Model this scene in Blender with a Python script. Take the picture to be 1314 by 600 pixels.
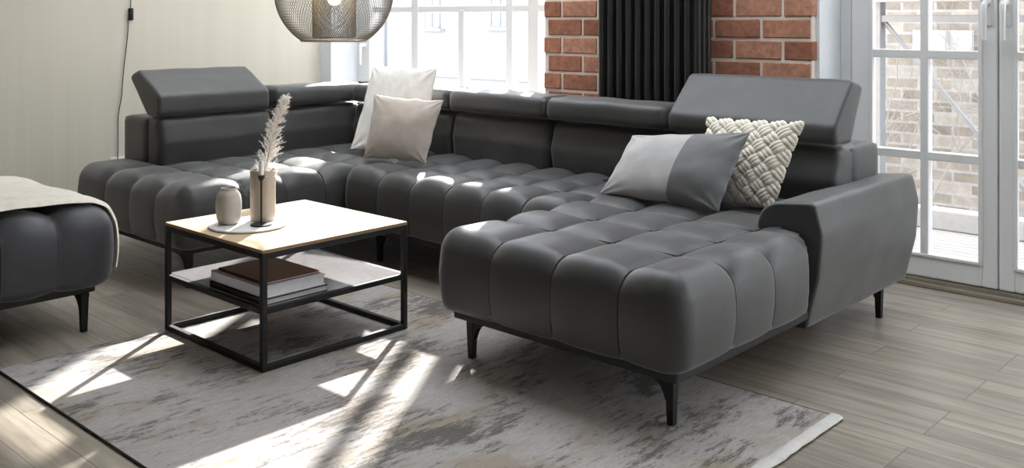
import bpy, bmesh, math, random
from mathutils import Vector, Matrix, noise
random.seed(7)
PI = math.pi
S = bpy.context.scene
C = S.collection
for o in list(bpy.data.objects):
    bpy.data.objects.remove(o)

# ---------------------------------------------------------------- camera
EYE = 1.1
cd = bpy.data.cameras.new('camera')
cam = bpy.data.objects.new('camera', cd)
C.objects.link(cam)
cam.location = (0, 0, EYE)
cam.rotation_euler = (PI/2, 0, math.radians(42.9))
cd.sensor_width = 36
cd.lens = 36*1243/1314
cd.shift_y = -275/1314
cd.clip_start = 0.05
S.camera = cam

# ---------------------------------------------------------------- light
w = bpy.data.worlds.new('sky')
S.world = w
w.use_nodes = True
bg = w.node_tree.nodes['Background']
bg.inputs[0].default_value = (0.90, 0.95, 1.0, 1)
bg.inputs[1].default_value = 4.4
sl = bpy.data.lights.new('sun', 'SUN')
sl.energy = 13.0
sl.angle = math.radians(1.0)
sl.color = (1.0, 0.97, 0.92)
sun = bpy.data.objects.new('sun', sl)
C.objects.link(sun)
SUN_EL = math.radians(28.5)
sd = Vector((0.570*math.cos(SUN_EL), -0.822*math.cos(SUN_EL), -math.sin(SUN_EL)))
sun.rotation_euler = sd.to_track_quat('-Z', 'Y').to_euler()
sun.location = (-6, 12, 7)
S.view_settings.view_transform = 'Standard'
S.view_settings.look = 'None'
S.view_settings.gamma = 1.0
S.view_settings.use_curve_mapping = False
S.view_settings.exposure = 0.35

# ---------------------------------------------------------------- material helpers
def srgb(r, g, b):
    f = lambda c: (c/255/12.92 if c/255 <= 0.04045 else ((c/255+0.055)/1.055)**2.4)
    return (f(r), f(g), f(b), 1)

class NT:
    def __init__(s, name):
        s.m = bpy.data.materials.new(name)
        s.m.use_nodes = True
        s.t = s.m.node_tree
        s.b = s.t.nodes['Principled BSDF']
        s.out = s.t.nodes['Material Output']
    def n(s, kind, ins=None, **props):
        nd = s.t.nodes.new(kind)
        for k, v in props.items():
            setattr(nd, k, v)
        for k, v in (ins or {}).items():
            if isinstance(v, bpy.types.NodeSocket):
                s.t.links.new(v, nd.inputs[k])
            else:
                nd.inputs[k].default_value = v
        return nd
    def l(s, a, b):
        s.t.links.new(a, b)
    def set(s, **kw):
        for k, v in kw.items():
            k = k.replace('_', ' ')
            if isinstance(v, bpy.types.NodeSocket):
                s.l(v, s.b.inputs[k])
            else:
                s.b.inputs[k].default_value = v
        return s
    def coords(s, scale=(1, 1, 1)):
        tc = s.n('ShaderNodeTexCoord')
        mp = s.n('ShaderNodeMapping', {'Vector': tc.outputs['Object'], 'Scale': scale})
        return mp.outputs[0]
    def noise(s, vec, scale, detail=4, rough=0.55):
        return s.n('ShaderNodeTexNoise', {'Vector': vec, 'Scale': scale, 'Detail': detail, 'Roughness': rough}).outputs['Fac']
    def ramp(s, fac, stops):
        r = s.n('ShaderNodeValToRGB', {'Fac': fac})
        e = r.color_ramp.elements
        while len(e) < len(stops):
            e.new(0.5)
        for i, (p, c) in enumerate(stops):
            e[i].position = p
            e[i].color = c if len(c) == 4 else (*c, 1)
        return r.outputs[0]
    def mix(s, fac, a, b, mode='MIX'):
        m = s.n('ShaderNodeMix', data_type='RGBA', blend_type=mode)
        for sock, v in ((m.inputs[0], fac), (m.inputs[6], a), (m.inputs[7], b)):
            if isinstance(v, bpy.types.NodeSocket):
                s.l(v, sock)
            else:
                sock.default_value = v
        return m.outputs[2]
    def bump(s, height, strength=0.2, dist=0.01):
        b = s.n('ShaderNodeBump', {'Height': height, 'Strength': strength, 'Distance': dist})
        s.l(b.outputs[0], s.b.inputs['Normal'])
        return s

def plain(name, col, rough=0.5, metal=0.0, bumps=None, sheen=0, var=1.0):
    t = NT(name)
    v = t.coords()
    f = t.noise(v, 30, 3)
    c = t.ramp(f, [(0.3, tuple(x*(1-0.07*var) for x in col[:3])), (0.7, tuple(min(1, x*(1+0.05*var)) for x in col[:3]))])
    t.set(Base_Color=c, Roughness=rough, Metallic=metal)
    if sheen:
        t.set(Sheen_Weight=sheen, Sheen_Roughness=0.4)
    if bumps:
        t.bump(t.noise(v, bumps[0], 3), bumps[1], 0.004)
    return t.m

def velvet(name, dark, light, scale=9, rough=0.5, sheen=0.25, spec=0.5):
    t = NT(name)
    v = t.coords((1, 1, 1))
    f = t.noise(v, scale, 5, 0.6)
    c = t.ramp(f, [(0.3, dark), (0.72, light)])
    t.set(Base_Color=c, Roughness=rough, Sheen_Weight=sheen, Sheen_Roughness=0.45)
    t.b.inputs['Specular IOR Level'].default_value = spec
    g = t.noise(v, 900, 2)
    g2 = t.noise(v, 22, 3)
    ad = t.n('ShaderNodeMath', {0: g, 1: g2}, operation='MULTIPLY_ADD')
    ad.inputs[2].default_value = 0
    t.bump(g2, 0.10, 0.006)
    return t.m

M = {}
M['sofa'] = velvet('grey_velvet', (0.038, 0.038, 0.039), (0.050, 0.050, 0.052), rough=0.43, sheen=0.36, spec=0.5)
M['seam'] = plain('shaded_seam_thread', (0.012, 0.012, 0.012), 0.8)  # seam thread with the shade of the grooves put into its colour
M['ottoman'] = velvet('charcoal_velvet', (0.035, 0.035, 0.042), (0.050, 0.050, 0.058), rough=0.5)
M['plinth'] = plain('dark_plinth_fabric', (0.035, 0.035, 0.036), 0.8)
M['black'] = plain('black_powder_coat', (0.004, 0.004, 0.0045), 0.6)
M['radiator'] = plain('anthracite_enamel', (0.017, 0.017, 0.018), 0.35)
M['white_paint'] = plain('white_paint', (0.74, 0.74, 0.74), 0.40, var=0.15)
M['ceiling'] = plain('ceiling_paint', (0.82, 0.82, 0.80), 0.9)
M['grey_wall'] = plain('dark_fill_cut_wall', (0.10, 0.10, 0.10), 0.9)  # dark tone chosen to keep bounce light off the front faces
M['plaster'] = plain('pale_plaster', (0.76, 0.79, 0.82), 0.85, var=0.3)
M['cushion_white'] = plain('cream_cotton', (0.86, 0.83, 0.79), 0.9, bumps=(500, 0.15), sheen=0.2)
M['cushion_beige'] = plain('greige_cotton', (0.60, 0.54, 0.485), 0.9, bumps=(500, 0.15), sheen=0.2)
M['vel_light'] = velvet('light_grey_velvet', (0.36, 0.35, 0.35), (0.46, 0.45, 0.45), scale=14, rough=0.6, sheen=0.5)
M['vel_dark'] = velvet('mid_grey_velvet', (0.12, 0.12, 0.125), (0.17, 0.17, 0.175), scale=14, rough=0.6, sheen=0.4)
M['wool'] = plain('cream_wool', (0.84, 0.78, 0.68), 0.95, bumps=(240, 0.5), sheen=0.3)
M['candle'] = plain('white_wax', (0.85, 0.83, 0.80), 0.5)
M['tray'] = plain('white_lacquer_tray', (0.80, 0.80, 0.80), 0.35)
M['vase'] = plain('beige_ceramic', (0.52, 0.475, 0.43), 0.65, bumps=(120, 0.1))
M['vase_tall'] = plain('taupe_ceramic', (0.44, 0.375, 0.31), 0.45)
def mk_plume():
    t = NT('pampas_plume')
    d = t.n('ShaderNodeBsdfDiffuse', {'Color': (0.93, 0.90, 0.87, 1)})
    tr = t.n('ShaderNodeBsdfTranslucent', {'Color': (0.93, 0.90, 0.87, 1)})
    mx = t.n('ShaderNodeMixShader', {0: 0.5, 1: d.outputs[0], 2: tr.outputs[0]})
    t.l(mx.outputs[0], t.out.inputs['Surface'])
    return t.m
M['plume'] = mk_plume()
M['stem'] = plain('dry_stem', (0.5, 0.4, 0.27), 0.9)
M['brass'] = plain('dark_nickel_wire', (0.21, 0.19, 0.165), 0.45, 0.3)
M['ring'] = plain('pale_brass_ring', (0.62, 0.56, 0.47), 0.4, 0.6)
M['cord'] = plain('grey_textile_cord', (0.05, 0.05, 0.05), 0.7)
M['book_white'] = plain('white_book_cover', (0.72, 0.72, 0.76), 0.45)
M['book_brown'] = plain('rust_brown_cover', (0.13, 0.030, 0.012), 0.4)
M['book_black'] = plain('black_book_cover', (0.012, 0.012, 0.014), 0.5)
M['paper'] = plain('book_paper', (0.70, 0.69, 0.70), 0.8)
M['tag'] = plain('dark_label', (0.03, 0.03, 0.03), 0.6)
M['shelf'] = plain('pale_grey_laminate', (0.26, 0.25, 0.255), 0.16)
M['facade'] = plain('white_render', (0.42, 0.42, 0.425), 0.9)
M['facade_grey'] = plain('grey_ledge', (0.27, 0.28, 0.31), 0.8)
M['ground'] = plain('pale_paving', (0.55, 0.54, 0.52), 0.9)
M['steel'] = plain('galvanised_steel', (0.26, 0.27, 0.29), 0.5, 0.2)
M['deckboard'] = plain('pale_deck', (0.36, 0.355, 0.35), 0.8)
M['twig'] = plain('grey_bark', (0.30, 0.28, 0.26), 0.9)
M['outlet'] = plain('white_plastic', (0.8, 0.8, 0.78), 0.4)

def mk_wood(name, a, b, stretch, rough=0.45, axis='X'):
    t = NT(name)
    sc = (stretch[0], stretch[1], stretch[2])
    v = t.coords(sc)
    f = t.noise(v, 6, 6, 0.6)
    t.set(Base_Color=t.ramp(f, [(0.3, a), (0.7, b)]), Roughness=rough)
    return t.m
M['oak'] = mk_wood('pale_oak', (0.46, 0.335, 0.20), (0.60, 0.46, 0.30), (0.6, 8, 8))
M['oak_edge'] = mk_wood('oak_edge', (0.26, 0.15, 0.07), (0.36, 0.22, 0.11), (1, 6, 6))

def mk_floor():
    t = NT('grey_oak_parquet')
    tc = t.n('ShaderNodeTexCoord')
    br = t.n('ShaderNodeTexBrick', {'Vector': tc.outputs['Object'], 'Scale': 1.0, 'Mortar Size': 0.0016, 'Mortar Smooth': 0.2,
             'Bias': 0.0, 'Brick Width': 0.95, 'Row Height': 0.105,
             'Color1': (0, 0, 0, 1), 'Color2': (1, 1, 1, 1), 'Mortar': (0.5, 0.5, 0.5, 1)})
    br.offset = 0.37
    br.offset_frequency = 3
    mp = t.n('ShaderNodeMapping', {'Vector': tc.outputs['Object'], 'Scale': (0.9, 11, 1)})
    off = t.n('ShaderNodeVectorMath', {0: mp.outputs[0], 1: br.outputs['Color']}, operation='ADD')
    sc = t.n('ShaderNodeVectorMath', {0: br.outputs['Color'], 1: (7, 3, 5)}, operation='MULTIPLY')
    off = t.n('ShaderNodeVectorMath', {0: mp.outputs[0], 1: sc.outputs[0]}, operation='ADD')
    g = t.noise(off.outputs[0], 3.0, 7, 0.62)
    grain = t.ramp(g, [(0.25, (0.17, 0.145, 0.115)), (0.5, (0.30, 0.265, 0.22)), (0.75, (0.40, 0.365, 0.315))])
    tone = t.ramp(br.outputs['Color'], [(0.0, (0.80, 0.80, 0.81)), (1.0, (1.14, 1.12, 1.08))])
    c = t.mix(1.0, grain, tone, 'MULTIPLY')
    c = t.mix(br.outputs['Fac'], c, (0.13, 0.11, 0.09, 1))
    t.set(Base_Color=c, Roughness=0.36)
    t.b.inputs['Specular IOR Level'].default_value = 0.5
    inv = t.n('ShaderNodeMath', {0: g, 1: br.outputs['Fac']}, operation='SUBTRACT')
    t.bump(inv.outputs[0], 0.12, 0.004)
    return t.m
M['floor'] = mk_floor()

def mk_wall():
    t = NT('beige_striated_wallpaper')
    v = t.coords((1, 55, 0.5))
    f = t.noise(v, 3.0, 4, 0.6)
    v2 = t.coords((1, 9, 0.25))
    f2 = t.noise(v2, 2.0, 3, 0.5)
    a = t.ramp(f, [(0.3, (0.660, 0.625, 0.525)), (0.7, (0.685, 0.650, 0.548))])
    b = t.ramp(f2, [(0.3, (0.975, 0.975, 0.975)), (0.7, (1.02, 1.02, 1.025))])
    t.set(Base_Color=t.mix(1.0, a, b, 'MULTIPLY'), Roughness=0.8)
    t.bump(f, 0.08, 0.003)
    return t.m
M['wall'] = mk_wall()

def mk_rug():
    t = NT('distressed_rug')
    big = t.noise(t.coords((1.7, 1.0, 1)), 2.6, 3, 0.55)
    st = t.noise(t.coords((9.0, 1.9, 1)), 5.0, 8, 0.74)
    st2 = t.noise(t.coords((22, 3.0, 1)), 7.0, 6, 0.78)
    sp = t.noise(t.coords((95, 30, 1)), 2.0, 4, 0.8)
    fine = t.noise(t.coords((240, 80, 1)), 3.0, 2)
    base = t.ramp(st2, [(0.30, (0.30, 0.275, 0.255)), (0.52, (0.43, 0.40, 0.38)), (0.72, (0.52, 0.50, 0.48))])
    tan = t.noise(t.coords((1.5, 0.9, 1)), 3.7, 4, 0.6)
    tanm = t.ramp(tan, [(0.50, (0, 0, 0)), (0.62, (0.7, 0.7, 0.7))])
    base = t.mix(tanm, base, (0.32, 0.255, 0.18, 1))
    a1 = t.n('ShaderNodeMath', {0: big, 1: st}, operation='ADD')
    a2 = t.n('ShaderNodeMath', {0: st2, 1: 0.45, 2: a1.outputs[0]}, operation='MULTIPLY_ADD')
    a3 = t.n('ShaderNodeMath', {0: sp, 1: 0.40, 2: a2.outputs[0]}, operation='MULTIPLY_ADD')
    mr = t.n('ShaderNodeMapRange', {'Value': a3.outputs[0], 'From Min': 1.445, 'From Max': 1.57, 'To Min': 0.0, 'To Max': 0.9})
    c = t.mix(mr.outputs[0], base, (0.085, 0.072, 0.062, 1))
    fr = t.ramp(fine, [(0.3, (0.80, 0.80, 0.80)), (0.7, (1.12, 1.12, 1.12))])
    c = t.mix(1.0, c, fr, 'MULTIPLY')
    t.set(Base_Color=c, Roughness=0.9, Sheen_Weight=0.15)
    t.bump(fine, 0.35, 0.004)
    return t.m
M['rug'] = mk_rug()
M['rug_bind'] = plain('rug_binding_white', (0.62, 0.60, 0.57), 0.9, bumps=(300, 0.4))
M['rug_side'] = plain('rug_dark_edge', (0.06, 0.055, 0.05), 0.9)

def mk_brick(name, cols, spec=0.3):
    t = NT(name)
    at = t.n('ShaderNodeAttribute', attribute_name='tint')
    v = t.coords()
    f = t.noise(v, 38, 6, 0.65)
    f2 = t.noise(v, 9, 4, 0.6)
    c = t.ramp(at.outputs['Fac'], [(0.0, cols[0]), (0.5, cols[1]), (1.0, cols[2])])
    s = t.ramp(f, [(0.28, (0.62, 0.60, 0.60)), (0.6, (1.06, 1.05, 1.04)), (0.8, (1.25, 1.3, 1.35))])
    c = t.mix(1.0, c, s, 'MULTIPLY')
    s2 = t.ramp(f2, [(0.35, (0.85, 0.85, 0.85)), (0.7, (1.1, 1.1, 1.1))])
    c = t.mix(1.0, c, s2, 'MULTIPLY')
    t.set(Base_Color=c, Roughness=0.85)
    t.bump(f, 0.5, 0.006)
    return t.m
M['brick'] = mk_brick('red_brick', ((0.32, 0.125, 0.075), (0.42, 0.185, 0.115), (0.50, 0.25, 0.165)))
M['mortar'] = plain('pale_mortar', (0.72, 0.64, 0.56), 0.95, bumps=(80, 0.5))

def mk_outbrick():
    t = NT('pale_yard_brick')
    tc = t.n('ShaderNodeTexCoord')
    mp = t.n('ShaderNodeMapping', {'Vector': tc.outputs['Object'], 'Rotation': (PI/2, 0, 0)})
    br = t.n('ShaderNodeTexBrick', {'Vector': mp.outputs[0], 'Scale': 1.0, 'Mortar Size': 0.010, 'Brick Width': 0.25, 'Row Height': 0.085,
             'Color1': (0.20, 0.165, 0.135, 1), 'Color2': (0.36, 0.325, 0.285, 1), 'Mortar': (0.36, 0.35, 0.34, 1)})
    f = t.noise(t.coords(), 10, 5, 0.7)
    s = t.ramp(f, [(0.3, (0.7, 0.7, 0.72)), (0.65, (1.05, 1.05, 1.05))])
    t.set(Base_Color=t.mix(1.0, br.outputs['Color'], s, 'MULTIPLY'), Roughness=0.9)
    return t.m
M['outbrick'] = mk_outbrick()

def mk_glass():
    t = NT('window_glass')
    tr = t.n('ShaderNodeBsdfTransparent')
    gl = t.n('ShaderNodeBsdfGlossy', {'Roughness': 0.02})
    lw = t.n('ShaderNodeLayerWeight', {'Blend': 0.5})
    pw = t.n('ShaderNodeMath', {0: lw.outputs['Facing'], 1: 4.0}, operation='POWER')
    fr = t.n('ShaderNodeMath', {0: pw.outputs[0], 1: 0.35, 2: 0.03}, operation='MULTIPLY_ADD')
    mx = t.n('ShaderNodeMixShader', {0: fr.outputs[0], 1: tr.outputs[0], 2: gl.outputs[0]})
    t.l(mx.outputs[0], t.out.inputs['Surface'])
    return t.m
M['glass'] = mk_glass()

def mk_bulb():
    t = NT('glowing_bulb')
    t.set(Base_Color=(1, 0.85, 0.6, 1), Roughness=0.2)
    t.b.inputs['Emission Color'].default_value = (1.0, 0.70, 0.28, 1)
    t.b.inputs['Emission Strength'].default_value = 9.0
    return t.m
M['bulb'] = mk_bulb()

# ---------------------------------------------------------------- object helpers
def rootloc(p):
    v = Vector((0, 0, 0))
    while p is not None:
        v += p.location
        p = p.parent
    return v

def obj(name, bm, mat, parent=None, smooth=True, angle=40, origin=None, label=None):
    bmesh.ops.recalc_face_normals(bm, faces=bm.faces)
    off = rootloc(parent)
    if parent is None and origin is not None:
        off = Vector(origin)
    if off.length > 0:
        bmesh.ops.translate(bm, verts=bm.verts, vec=-off)
    me = bpy.data.meshes.new(name)
    bm.to_mesh(me)
    bm.free()
    if mat is not None:
        me.materials.append(M[mat] if isinstance(mat, str) else mat)
    if smooth:
        me.polygons.foreach_set('use_smooth', [True]*len(me.polygons))
        if angle < 180:
            me.set_sharp_from_angle(angle=math.radians(angle))
    o = bpy.data.objects.new(name, me)
    C.objects.link(o)
    if parent is not None:
        o.parent = parent
    elif origin is not None:
        o.location = origin
    if label:
        o['label'] = label
    return o

def tag(o, label, cat, group=None):
    o['label'] = label
    o['category'] = cat
    if group:
        o['group'] = group
    return o

def thing(name, label, cat, loc=(0, 0, 0), group=None):
    o = bpy.data.objects.new(name, None)
    o.empty_display_size = 0.1
    C.objects.link(o)
    o.location = loc
    return tag(o, label, cat, group)

def struct(name, bm, mat, parent=None, **k):
    o = obj(name, bm, mat, parent, **k)
    if parent is None:
        o['kind'] = 'structure'
    return o

def NB():
    return bmesh.new()

def box(bm, x0, x1, y0, y1, z0, z1, bev=0.0, seg=2):
    r = bmesh.ops.create_cube(bm, size=1)
    vs = r['verts']
    for v in vs:
        v.co = Vector(((x0+x1)/2 + v.co.x*(x1-x0), (y0+y1)/2 + v.co.y*(y1-y0), (z0+z1)/2 + v.co.z*(z1-z0)))
    if bev > 0:
        es = list({e for v in vs for e in v.link_edges})
        bmesh.ops.bevel(bm, geom=es, offset=bev, segments=seg, profile=0.5, affect='EDGES')
    return bm

def tube(bm, pts, rad, n=10, cap=True):
    """tube along pts; rad scalar or list"""
    pts = [Vector(p) for p in pts]
    rings = []
    prev = None
    for i, p in enumerate(pts):
        t = (pts[min(i+1, len(pts)-1)] - pts[max(i-1, 0)]).normalized()
        if prev is None:
            a = t.orthogonal().normalized()
        else:
            a = (prev - t*prev.dot(t)).normalized()
        prev = a
        b = t.cross(a)
        r = rad[i] if isinstance(rad, (list, tuple)) else rad
        rings.append([bm.verts.new(p + (a*math.cos(2*PI*k/n) + b*math.sin(2*PI*k/n))*r) for k in range(n)])
    for i in range(len(rings)-1):
        for k in range(n):
            bm.faces.new((rings[i][k], rings[i][(k+1) % n], rings[i+1][(k+1) % n], rings[i+1][k]))
    if cap:
        bm.faces.new(rings[0][::-1])
        bm.faces.new(rings[-1])
    return bm

def lathe(bm, prof, c, n=48, mod=None):
    """prof: (r,z) from bottom to top around centre c"""
    rings = []
    for (r, z) in prof:
        ring = []
        for k in range(n):
            a = 2*PI*k/n
            rr = r*(mod(a, z) if mod else 1)
            ring.append(bm.verts.new((c[0]+rr*math.cos(a), c[1]+rr*math.sin(a), c[2]+z)))
        rings.append(ring)
    for i in range(len(rings)-1):
        for k in range(n):
            bm.faces.new((rings[i][k], rings[i][(k+1) % n], rings[i+1][(k+1) % n], rings[i+1][k]))
    if prof[0][0] > 1e-6:
        bm.faces.new(rings[0][::-1])
    if prof[-1][0] > 1e-6:
        bm.faces.new(rings[-1])
    bmesh.ops.remove_doubles(bm, verts=bm.verts, dist=1e-6)
    return bm

def softbox(bm, lo, hi, r, step, disp=None, bulge=0.0, warp=None, foot=0.4):
    """closed rounded box on a fine grid, pushed out along its normals by disp(p, n)"""
    lo = Vector(lo); hi = Vector(hi)
    ns = [max(3, int(round((hi[i]-lo[i])/step))) for i in range(3)]
    idx = {}
    rs = r if isinstance(r, (tuple, list)) else (r, r, r)
    def vert(i, j, k):
        key = (i, j, k)
        if key in idx:
            return idx[key]
        p = Vector((lo.x+(hi.x-lo.x)*i/ns[0], lo.y+(hi.y-lo.y)*j/ns[1], lo.z+(hi.z-lo.z)*k/ns[2]))
        rr = rs if p.z > (lo.z+hi.z)/2 else (rs[0], rs[1], rs[2]*foot)
        c = Vector([min(max(p[a], lo[a]+rr[a]), hi[a]-rr[a]) for a in range(3)])
        d = Vector([(p[a]-c[a])/rr[a] for a in range(3)])
        m = max(abs(d.x), abs(d.y), abs(d.z))
        if m > 1e-9:
            # equal-angle spread over the rounded edges
            e = Vector([math.tan(x*PI/4) for x in d])
            n = e.normalized()
        else:
            n = Vector((0, 0, 1))
        q = c + Vector([n[a]*rr[a] for a in range(3)])
        if bulge:
            t = (q.z-lo.z)/(hi.z-lo.z)
            hn = Vector((n.x, n.y, 0))
            q = q + hn*bulge*math.sin(PI*min(max(t, 0), 1))
        if disp:
            q = q + n*disp(q, n)
        if warp:
            q = warp(q)
        v = bm.verts.new(q)
        idx[key] = v
        return v
    def quad(a, b, c, d):
        bm.faces.new((vert(*a), vert(*b), vert(*c), vert(*d)))
    X, Y, Z = ns
    for i in range(X):
        for j in range(Y):
            quad((i, j, Z), (i+1, j, Z), (i+1, j+1, Z), (i, j+1, Z))
            quad((i, j, 0), (i, j+1, 0), (i+1, j+1, 0), (i+1, j, 0))
    for i in range(X):
        for k in range(Z):
            quad((i, 0, k), (i+1, 0, k), (i+1, 0, k+1), (i, 0, k+1))
            quad((i, Y, k), (i, Y, k+1), (i+1, Y, k+1), (i+1, Y, k))
    for j in range(Y):
        for k in range(Z):
            quad((0, j, k), (0, j, k+1), (0, j+1, k+1), (0, j+1, k))
            quad((X, j, k), (X, j+1, k), (X, j+1, k+1), (X, j, k+1))
    return bm

def fillet(poly, radii, seg=7):
    """rounded polygon: returns list of (point, inward normal)"""
    n = len(poly)
    out = []
    area = sum(poly[i][0]*poly[(i+1) % n][1]-poly[(i+1) % n][0]*poly[i][1] for i in range(n))
    if area < 0:
        poly = poly[::-1]; radii = radii[::-1]
    for i in range(n):
        p = Vector(poly[i]).to_2d(); a = Vector(poly[i-1]).to_2d(); b = Vector(poly[(i+1) % n]).to_2d()
        u = (a-p).normalized(); v = (b-p).normalized()
        ang = math.acos(max(-1, min(1, u.dot(v))))
        r = radii[i]
        d = r/math.tan(ang/2)
        d = min(d, 0.49*(a-p).length, 0.49*(b-p).length)
        for k in range(seg+1):
            t = k/seg
            q = (p+u*d)*(1-t)**2 + p*2*t*(1-t) + (p+v*d)*t**2
            out.append(q)
        # straight subdivisions to the next corner
        nxt = b
        L = (b-p).length
        for k in range(1, 5):
            pass
    return out

def bolster(bm, poly, radii, axis, a0, a1, rend, nslice=24, wob=0.0, seed=0, puff=0.0):
    """soft prism: rounded polygon section swept along an axis with rounded ends.
    axis 'x': section is (y,z);  axis 'y': section is (x,z)"""
    pts = fillet(poly, radii)
    # resample evenly so the faces stay square
    n = len(pts)
    cum = [0]
    for i in range(n):
        cum.append(cum[-1] + (pts[(i+1) % n]-pts[i]).length)
    N = 72
    res = []
    for k in range(N):
        s = cum[-1]*k/N
        i = 0
        while cum[i+1] < s:
            i += 1
        t = (s-cum[i])/max(1e-9, cum[i+1]-cum[i])
        res.append(pts[i].lerp(pts[(i+1) % n], t))
    pts = res
    nrm = []
    for k in range(N):
        t = (pts[(k+1) % N]-pts[k-1]).normalized()
        nrm.append(Vector((-t.y, t.x)))       # inward for CCW
    cen = sum(pts, Vector((0, 0)))/N
    stations = []
    m = 7
    for k in range(m):
        th = PI/2*k/m
        stations.append((a0 + rend*(1-math.sin(th)) if False else a0+rend*(1-math.cos(PI/2*k/m)) , rend*(1-math.sin(PI/2*k/m))))
    stations = [(a0+rend*(1-math.cos(PI/2*k/m)), rend*(1-math.sin(PI/2*k/m))) for k in range(m)]
    for k in range(nslice+1):
        stations.append((a0+rend+(a1-a0-2*rend)*k/nslice, 0.0))
    stations += [(a1-rend*(1-math.cos(PI/2*k/m)), rend*(1-math.sin(PI/2*k/m))) for k in range(m-1, -1, -1)]
    rings = []
    for (a, ins) in stations:
        ring = []
        t = (a-a0)/(a1-a0)
        for k in range(N):
            q = pts[k] + nrm[k]*ins
            if puff:
                q = q - nrm[k]*puff*(math.sin(PI*t)**0.5 if 0 < t < 1 else 0)
            if wob:
                q = q - nrm[k]*wob*noise.noise(Vector((a*7+seed, q.x*9, q.y*9)))
            co = (a, q.x, q.y) if axis == 'x' else (q.x, a, q.y)
            ring.append(bm.verts.new(co))
        rings.append(ring)
    for i in range(len(rings)-1):
        for k in range(N):
            bm.faces.new((rings[i][k], rings[i][(k+1) % N], rings[i+1][(k+1) % N], rings[i+1][k]))
    for ring in (rings[0], rings[-1]):
        c = sum((v.co for v in ring), Vector())/N
        cv = bm.verts.new(c)
        for k in range(N):
            bm.faces.new((ring[k], ring[(k+1) % N], cv))
    return bm

def tuft(xs, ys, A=0.023, s=0.100, side=0.22):
    """puffed cells between the seam lines xs and ys"""
    def near(v, L):
        return min((abs(v-a) for a in L), default=9)
    def f(p, n):
        wx = 1-abs(n.x)**2
        wy = 1-abs(n.y)**2
        dx = near(p.x, xs) if abs(n.x) < 0.75 else 9
        dy = near(p.y, ys) if abs(n.y) < 0.75 else 9
        def g(d):
            return 1-(1-min(d/s, 1.0))**2.3
        gx = 1-(1-g(dx))*wx
        gy = 1-(1-g(dy))*wy
        h = A*gx*gy
        d = min(dx, dy)
        h -= 0.004*math.exp(-(d/0.006)**2)
        if d < 0.012:
            pass
        h += 0.003*noise.noise(Vector((p.x*6, p.y*6, p.z*6)))
        return h*(side+(1-side)*max(0.0, n.z)**1.4)
    return f

# ---------------------------------------------------------------- room shell
WB = 3.85          # inner face of the back wall
WL = -5.32         # left wall
YW = 4.10          # plane of window and door frames
TOP = 2.7
bm = NB(); box(bm, -5.6, 1.6, -1.2, 4.32, -0.12, 0.0)
struct('floor', bm, 'floor', smooth=False)
SKY = (-5.1, -0.6, 2.2, 3.75)     # unseen roof light added over the seating to brighten the tops
bm = NB()
box(bm, -5.6, 1.75, -1.35, SKY[2], TOP, TOP+0.15)
box(bm, -5.6, 1.75, SKY[3], 4.4, TOP, TOP+0.15)
box(bm, -5.6, SKY[0], SKY[2], SKY[3], TOP, TOP+0.15)
box(bm, SKY[1], 1.75, SKY[2], SKY[3], TOP, TOP+0.15)
struct('ceiling', bm, 'ceiling', smooth=False)
bm = NB()
box(bm, SKY[0], SKY[1], SKY[2], SKY[2]+0.06, TOP+0.06, TOP+0.17, 0.005)
box(bm, SKY[0], SKY[1], SKY[3]-0.06, SKY[3], TOP+0.06, TOP+0.17, 0.005)
for k in range(5):
    xx = SKY[0]+(SKY[1]-SKY[0]-0.06)*k/4
    box(bm, xx, xx+0.06, SKY[2]+0.06, SKY[3]-0.06, TOP+0.062, TOP+0.168, 0.005)
rl = struct('added_roof_light', bm, 'white_paint', smooth=False)
bm = NB(); box(bm, SKY[0]+0.01, SKY[1]-0.01, SKY[2]+0.01, SKY[3]-0.01, TOP+0.11, TOP+0.114)
obj('glass_pane', bm, 'glass', rl, smooth=False)
bm = NB(); box(bm, WL-0.25, WL, -1.2, 4.16, 0.0, TOP)
struct('wall_left', bm, 'wall', smooth=False)
bm = NB(); box(bm, WL, WL+0.015, -1.2, WB, 0, 0.08, 0.003)
struct('baseboard_left', bm, 'white_paint', smooth=False)

# brick pier between window and door
PX0, PX1 = -3.348, -1.852
bm = NB(); box(bm, PX0+0.004, PX1-0.004, WB+0.006, 4.36, 0, TOP)
pier = struct('wall_back', bm, 'mortar', smooth=False)
def bricks(bm, x0, x1, face_y, z_ref, course, lx, hx):
    tint = bm.loops.layers.color.get('tint') or bm.loops.layers.color.new('tint')
    def add(a, b, c, d, e, f):
        before = set(bm.faces)
        box(bm, a, b, c, d, e, f, 0.004, 1)
        new = [q for q in bm.faces if q not in before]
        tv = random.random()
        for q in new:
            for l in q.loops:
                l[tint] = (tv, tv, tv, 1)
        for v in {v for q in new for v in q.verts}:
            v.co += 0.0016*Vector((noise.noise(v.co*31), noise.noise(v.co*29+Vector((5, 0, 0))), noise.noise(v.co*33+Vector((0, 7, 0)))))
    k0 = int((0-z_ref)/course)-1
    k = k0
    z = z_ref + k*course
    while z < TOP-0.02:
        za, zb = max(z+0.0065, 0.0), min(z+course-0.0065, TOP)
        if zb-za > 0.02:
            jx = (lx if k % 2 == 0 else hx)
            pitch = 0.2345
            x = jx - math.ceil((jx-x0)/pitch)*pitch
            while x < x1:
                a, b = max(x+0.0065, x0), min(x+pitch-0.0065, x1)
                if b-a > 0.025:
                    edge = b > x1-0.01
                    add(a, b, face_y+random.uniform(-0.002, 0.002), face_y+0.10 if not edge else face_y+0.11, za, zb)
                x += pitch
        k += 1
        z = z_ref+k*course
bm = NB(); bricks(bm, PX0, -2.70, WB, 1.107, 0.0934, -3.228, -3.091); bricks(bm, -2.70, PX1, WB, 1.107, 0.0934, -2.222, -2.090)
obj('bricks', bm, 'brick', pier, smooth=False, label='red brick courses with pale mortar joints')

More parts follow.
